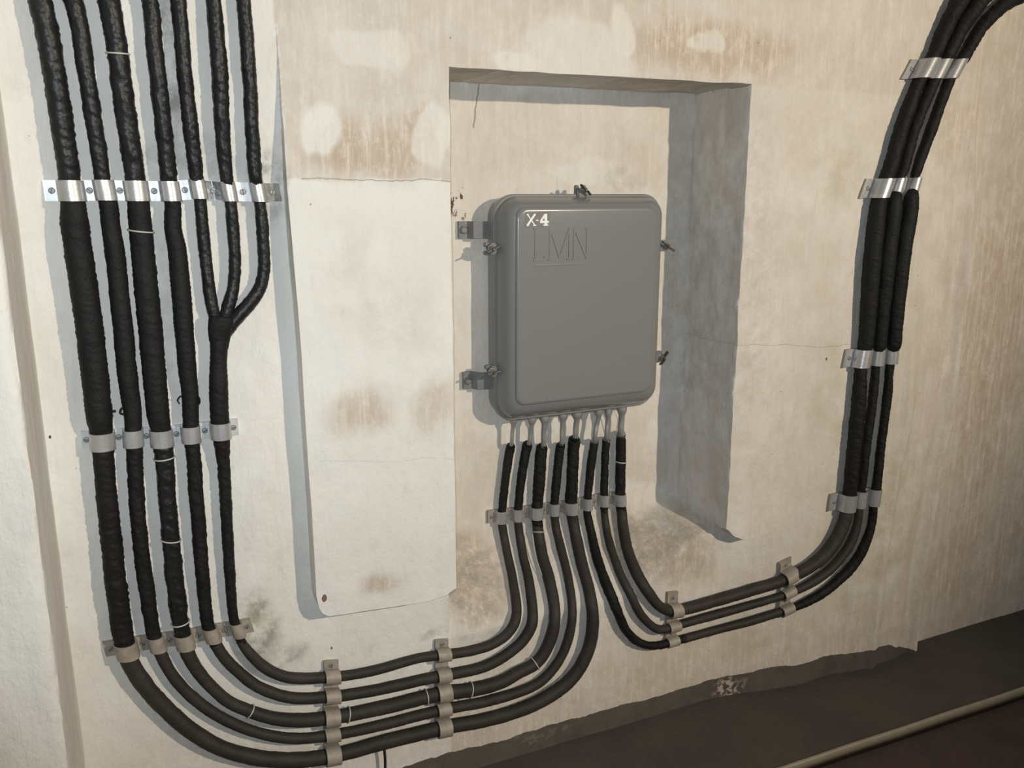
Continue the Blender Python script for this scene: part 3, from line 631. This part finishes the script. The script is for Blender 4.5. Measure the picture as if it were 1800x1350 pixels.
clampset('clamp bar with eight saddles in the niche under the grey box', [('L5', 881, 908), ('L4', 911, 904), ('L3', 943, 900), ('L2', 974, 895), ('L1', 1004, 893), ('R3', 1033, 886), ('R2', 1062, 880), ('R1', 1090, 878)], .034, .024, .010, mflat='dull')
clampset('dusty three saddle clamp where the right cables turn level', [('R1', 1186, 1073), ('R2', 1184, 1102), ('R3', 1182, 1128)], .036, .034, .010, m='dull', mflat='dull')
clampset('dusty three saddle clamp where the right cables bend upward', [('R1', 1388, 1015), ('R2', 1385, 1044), ('R3', 1382, 1072)], .040, .030, .012, m='dull', mflat='dull')
for lab, it in (('lowest strap on the upright part of the right bundle', [('R1', 1490, 882), ('R2', 1512, 878), ('R3', 1536, 874)]),
                ('silver strap below the thick black sleeves of the right bundle', [('R1', 1515, 628), ('R2', 1542, 626), ('R3', 1566, 624)]),
                ('silver strap above the thick black sleeves of the right bundle', [('R1', 1552, 331), ('R2', 1577, 330), ('R3', 1606, 329)]),
                ('topmost silver strap, where the right bundle leans toward the corner', [('R1', 1626, 121), ('R2', 1650, 121), ('R3', 1676, 121)])):
    clampset(lab, it, .050, .034, .004, mode='strap', m='metal', mflat='dull', screws='ends')

# ------------------------------------------------------------------ the grey terminal box in the niche
YF = DN-.065                                   # plane of the flange front
bL, bR = at(868, 540, YF)[0], at(1159, 480, YF)[0]; bT, bB = at(1010, 341, YF)[2], at(955, 733, YF)[2]
bc = np.array([(bL+bR)/2, (bT+bB)/2]); bw, bh = (bR-bL)/2, (bT-bB)/2
boxr = thing('terminal_box', 'grey enamelled metal junction box marked X-4, mounted in the wall niche', 'junction box', (bc[0], DN, bc[1]))
def rrect(w_, h_, r, n=12):
    out = []
    for cx, cz, a0 in ((w_-r, h_-r, 0), (-w_+r, h_-r, 90), (-w_+r, -h_+r, 180), (w_-r, -h_+r, 270)):
        for i in range(n+1):
            a = math.radians(a0+90*i/n); out.append((cx+r*math.cos(a), cz+r*math.sin(a)))
    return out
def loft(name, layers, m, parent, cap=True):
    vs, fs = [], []; k = None
    for w_, h_, r, y, dz, *dx in layers:
        o = rrect(w_, h_, r); k = len(o); dx = dx[0] if dx else 0; vs += [(bc[0]+x+dx, y, bc[1]+z+dz) for x, z in o]
    for j in range(len(layers)-1):
        for i in range(k): fs.append((j*k+i, j*k+(i+1) % k, (j+1)*k+(i+1) % k, (j+1)*k+i))
    fs += [tuple(range(k)), tuple((len(layers)-1)*k+i for i in range(k))]
    return sharp(link(name, vs, fs, m, parent), 30)
CR = .058
loft('box_body', [(bw-.010, bh-.010, CR-.01, DN-.012, 0), (bw-.006, bh-.006, CR-.006, DN-.016, 0), (bw-.004, bh-.004, CR-.004, YF+.016, 0), (bw, bh, CR, YF+.014, 0), (bw, bh, CR, YF+.008, 0)], M['box'], boxr)
ly = [(bw-.001, bh-.001, CR, YF+.008, 0), (bw, bh, CR, YF+.006, 0), (bw, bh, CR, YF+.001, 0), (bw-.002, bh-.002, CR-.002, YF-.001, 0), (bw-.006, bh-.006, CR-.006, YF-.001, 0)]
FY = YF-.062                                   # front plane of the lid
fl, fr = at(911, 540, FY)[0], at(1151, 480, FY)[0]; ft, fb = at(1010, 368, FY)[2], at(955, 706, FY)[2]
fw_, fh_, fz = (fr-fl)/2, (ft-fb)/2, (ft+fb)/2-bc[1]; fx = (fl+fr)/2-bc[0]
for t in np.linspace(0, 1, 7):
    e_ = .55*t*t+.45*t
    ly.append((bw-.007+(fw_+.004-bw+.007)*e_, bh-.007+(fh_+.006-bh+.007)*e_, CR-.007-.022*t, YF-.002-(.052)*(1-(1-t)**1.5), fz*e_, fx*e_))
for a in np.linspace(8, 90, 14):
    a = math.radians(a); ly.append((fw_+.004-.008*(1-math.cos(a)), fh_+.006-.010*(1-math.cos(a)), .026, YF-.054-.0078*math.sin(a), fz, fx))
ly.append((fw_-.05, fh_-.05, .01, FY, fz, fx))
lid = loft('box_lid', ly, M['box'], boxr)
# white stencilled X-4, its darker patch, and the raised foundry letters
def strokes(name, segs, m, parent, x0, x1, z0, z1, y, dep):
    vs, fs = [], []
    for (ax_, az_, bx_, bz_, wd) in segs:
        p = Vector((x0+(x1-x0)*ax_, 0, z0+(z1-z0)*az_)); q = Vector((x0+(x1-x0)*bx_, 0, z0+(z1-z0)*bz_)); d = (q-p); d.normalize(); s = Vector((-d.z, 0, d.x))*wd/2
        b0 = len(vs); dep += .00006
        for yy in (y, y-dep):
            for r_ in (p+s, q+s, q-s, p-s): vs.append((r_.x, yy, r_.z))
        fs += [tuple(b0+i for i in f) for f in ((0, 1, 2, 3), (7, 6, 5, 4), (0, 4, 5, 1), (1, 5, 6, 2), (2, 6, 7, 3), (3, 7, 4, 0))]
    return link(name, vs, fs, m, parent, smooth=False)
def bp(x, y): p = at(x, y, FY); return p[0], p[2]
xa, za = bp(924, 373); xb, zb_ = bp(966, 400)
quad = [(xa, za), (xb, za), (xb, zb_), (xa, zb_)]
link('painted_patch', [(x, FY-.0001, z) for x, z in quad]+[(x, FY-.0006, z) for x, z in quad], [(0, 1, 2, 3), (7, 6, 5, 4), (0, 4, 5, 1), (1, 5, 6, 2), (2, 6, 7, 3), (3, 7, 4, 0)], M['patch'], lid, smooth=False)
x0, z1 = bp(925.5, 377); x1, z0 = bp(941, 396)
strokes('letter', [(.08, 0, .92, 1, .0050), (.08, 1, .92, 0, .0026), (-.02, 0, .22, 0, .0028), (.72, 0, 1.05, 0, .0028), (0, 1, .22, 1, .0028), (.80, 1, 1.0, 1, .0028)], M['white'], lid, x0, x1, z0, z1, FY-.0005, .0009)['label'] = 'white letter X'
x0, _ = bp(942, 386); x1, _ = bp(946, 386)
strokes('hyphen', [(0, .45, 1, .45, .0026)], M['white'], lid, x0, x1, z0, z1, FY-.0005, .0009)['label'] = 'white hyphen'
x0, z1 = bp(949, 376); x1, z0 = bp(964, 396)
strokes('numeral', [(.66, 0, .66, 1, .0072), (.05, .33, .60, .95, .0050), (0, .30, 1.0, .30, .0052), (.38, .02, .95, .02, .0030)], M['white'], lid, x0, x1, z0, z1, FY-.0005, .0009)['label'] = 'white numeral 4'
lx = [bp(x, 425)[0] for x in (939, 958, 965, 1003, 1008, 1033)]
_, z1 = bp(985, 401); _, z0 = bp(985, 456)
wk = .0046
for segs, (xa_, xb_) in ((((.12, 0, .12, 1), (-.08, 0, 1, 0), (1, 0, 1, .13), (-.08, 1, .34, 1)), (0, 1)),
                         (((.05, 0, .05, 1), (.05, 1, .5, .05), (.5, .05, .95, 1), (.95, 1, .95, 0), (-.05, 0, .16, 0), (.82, 0, 1.05, 0)), (2, 3)),
                         (((.05, 0, .05, 1), (.05, 1, .95, 0), (.95, 0, .95, 1), (-.08, 0, .2, 0), (.8, 1, 1.12, 1)), (4, 5))):
    strokes('raised_letter', [(*s_, wk) for s_ in segs], M['box'], lid, lx[xa_], lx[xb_], z0, z1, FY+.0001, .0016)
xa, za = bp(940, 467); xb, zb_ = bp(1031, 466)
strokes('raised_line', [(0, 0, 1, 0, .0022)], M['box'], lid, xa, xb, za, za+.01, FY+.0001, .0024)
xa, za = bp(1104, 673); xb, _ = bp(1124, 672)
strokes('raised_line', [(0, 0, 1, 0, .0014)], M['box'], lid, xa, xb, za, za+.01, FY+.0001, .0010)
# lugs, clamp ears with wing nuts
def ear(px, py, side, wing=0.6, m='boxdark'):
    """Forked ear pair with a swing bolt and wing nut. side = outward unit (x,z)."""
    p = at(px, py, YF); ox = np.array([side[0], 0, side[1]]); tz = np.array([-side[1], 0, side[0]]); yy = np.array([0, 1., 0])
    base = np.array([bc[0]+(bw if side[0] > 0 else -bw if side[0] < 0 else 0), YF, bc[1]+(bh if side[1] > 0 else 0)])
    if side[0]: base[2] = p[2]
    else: base[0] = p[0]
    e = box_b('clamp_ear', base+ox*.002-yy*.003, ox*.010, tz*.014, yy*.006, M[m], boxr, .003)
    for s_ in (-1, 1):
        box_b('ear_lug', base+ox*.009+tz*s_*.010+yy*.008, ox*.013, tz*.0045, yy*.007, M[m], e, .002)
    lathe('bolt', base+ox*.010+yy*.014, (0, -1, 0), [(.0042, 0), (.0042, .040), (.003, .042)], M['brass'], e, 12)
    nb = base+ox*.010-yy*.012
    lathe('washer', nb+yy*.004, (0, -1, 0), [(.010, 0), (.010, .002), (.008, .003)], M[m], e, 16)
    w_ = lathe('wing_nut', nb, (0, -1, 0), [(.0075, 0), (.0070, .006), (.005, .010)], M[m], e, 12)
    d = ox*math.cos(wing)+tz*math.sin(wing)
    for s_ in (-1, 1):
        c0 = nb-yy*.006+d*s_*.012; ctr = c0-yy*.004
        box_b('wing', ctr, d*.009-yy*.004*1.0, np.cross(d, yy)*.0017, yy*.0055+d*s_*.001, M['brass' if (side[0] > 0 or side[1] > 0) else m], w_, .0015)
def box_b(name, c, ax, ay, az, m, parent, bev):
    o = box_mesh(name, c, ax, ay, az, m, None)
    bm = bmesh.new(); bm.from_mesh(o.data); bmesh.ops.bevel(bm, geom=list(bm.edges), offset=bev, segments=2, affect='EDGES'); bm.to_mesh(o.data); bm.free()
    if parent:
        o.parent = parent; o.matrix_parent_inverse = Matrix.Translation(-Vector(parent.location))
    return o
for args in (((866, 437), (-1, 0), .35), ((866, 652), (-1, 0), .15), ((1158, 432), (1, 0), -.6), ((1150, 628), (1, 0), 1.1), ((1022, 341), (0, 1), .9)):
    (px, py), sd, wg = args; ear(px, py, sd, wg)
def lug(px0, px1, py, hpx):
    p0 = at(px0, py, DN); zc = p0[2]; hz = abs(at(px0, py+hpx/2, DN)[2]-zc); x0 = p0[0]; x1 = bL+.02
    prof = [(x0, .0), (x0, .010), (x0+.010, .012), (x0+.020, .012), (x0+.030, .030), (x0+.045, .034), (x1, .034), (x1, .028), (x0+.047, .028), (x0+.036, .022), (x0+.026, .0)]
    vs = [(x, DN-.001-h, zc+s*hz) for s in (-1, 1) for x, h in prof]; k = len(prof)
    fs = [tuple(range(k))[::-1], tuple(k+i for i in range(k))]+[(i, (i+1) % k, k+(i+1) % k, k+i) for i in range(k)]
    o = sharp(link('mounting_lug', vs, fs, M['boxdark'], boxr), 30)
    lathe('lug_bolt', (x0+.011, DN-.012, zc), (0, -1, 0), [(.010, 0), (.010, .005), (.007, .008)], M['boxdark'], o, 6)
    return o
lug(804, 862, 404, 30); lug(812, 862, 668, 29)
# thin pale lead wire hanging beside the rightmost gland
def wire(name, label, pts, r, m, cat='wire'):
    p = [np.array(at(*q)) for q in pts]; q = catmull(p, 10)[:, :3]; s = np.concatenate([[0], np.cumsum(np.linalg.norm(np.diff(q, axis=0), axis=1))])
    o = tube(name, q, np.full(len(q), r), s, m, None, 'plain', 0, 8)
    return tag(o, label, cat)
wire('thin_wire', 'thin pale wire hanging beside the rightmost gland of the grey box', [(1079, 722, DN-.045), (1086, 738, DN-.05), (1083, 760, DN-.035), (1081, 790, DN-.02), (1081, 820, DN-.016), (1080, 852, DN-.012), (1072, 862, DN-.007)], .0012, M['wire'])
wire('thin_wire', 'thin pale wire beside the tied cable below the eight saddle clamp', [(936, 938, .20), (939, 965, .175), (946, 992, .14), (953, 1012, .115)], .0013, M['wire'])
# thin dark cable dropping to the floor below the lower bend
wire('drop_cable', 'short thin black cable dropping from the lowest left cable to the floor', [(676, 1296, .028), (675, 1312, .028), (677, 1335, .03), (677, 1368, .032)], .0035, M['black'], 'cable')
# loose tape ends on the fourth cable and stray bolt remains in the slab corner
def blob(name, label, px, py, Y, r, m, cat, n=10, sq=.35):
    c = at(px, py, Y); vs, fs = [], []
    for j in range(5):
        ph = math.pi/2*j/4
        for i in range(n):
            a = 2*math.pi*i/n; rr = r*math.cos(ph)*(1+.35*(N1(i*1.3+px, j*.7)-.5)) if j < 4 else r*.05
            vs.append((c[0]+rr*math.cos(a)*.8, c[1]-r*sq*math.sin(ph), c[2]+rr*math.sin(a)*1.3))
    for j in range(4):
        for i in range(n): fs.append((j*n+i, j*n+(i+1) % n, (j+1)*n+(i+1) % n, (j+1)*n+i))
    fs += [tuple(range(n)), tuple(4*n+i for i in range(n))]
    return tag(link(name, vs, fs, m), label, cat)
blob('bolt_stub', 'rusty bolt stub in the lower left corner of the plaster slab', 570, 1051, .001, .008, M['rust'], 'bolt')

blob('wall_dot', 'black nail for a hole in the wall left of the second clamp bar', 88, 768, TB-.001, .0026, M['black'], 'dot')  # raised dark blobs drawn in place of small dark holes in the wall
blob('wall_dot', 'dark nail for a hole in the wall above the lower wavy strap', 583, 1139, TB-.001, .0028, M['rust'], 'dot')
blob('wall_dot', 'small dark nail in the wall left of the right bundle', 1453, 631, -.001, .0034, M['rust'], 'dot')
# loose tape ends curling off two cables just above the second clamp bar
def tail(c, pts, r=.0011):
    p = [at(x, y, Y) for x, y, Y in pts]; q = catmull(p, 8)[:, :3]; ss = np.concatenate([[0], np.cumsum(np.linalg.norm(np.diff(q, axis=0), axis=1))])
    tube('loose_tape_end', q, np.full(len(q), r), ss, M['tape'], c.root, 'plain', 3, 8)
yt = CB['L4'].P[near(CB['L4'], 334, 705)][1]
tail(CB['L4'], [(321, 699, yt-.004), (316, 697, yt-.014), (312, 703, yt-.014), (315, 709, yt-.006)], .0014)
tail(CB['L4'], [(344, 696, yt-.006), (350, 699, yt-.014), (351, 707, yt-.010), (343, 713, yt-.004), (332, 716, yt-.018)], .0014)
yt = CB['L2'].P[near(CB['L2'], 232, 722)][1]
tail(CB['L2'], [(222, 716, yt-.004), (213, 719, yt-.008), (211, 725, yt-.008), (220, 729, yt-.006)], .0022)
tail(CB['L2'], [(240, 716, yt-.006), (247, 722, yt-.006), (247, 731, yt-.004)], .0018)
yt = CB['L1'].P[near(CB['L1'], 176, 722)][1]
tail(CB['L1'], [(190, 722, yt-.004), (198, 723, yt-.004), (203, 722, yt-.002)], .0022)
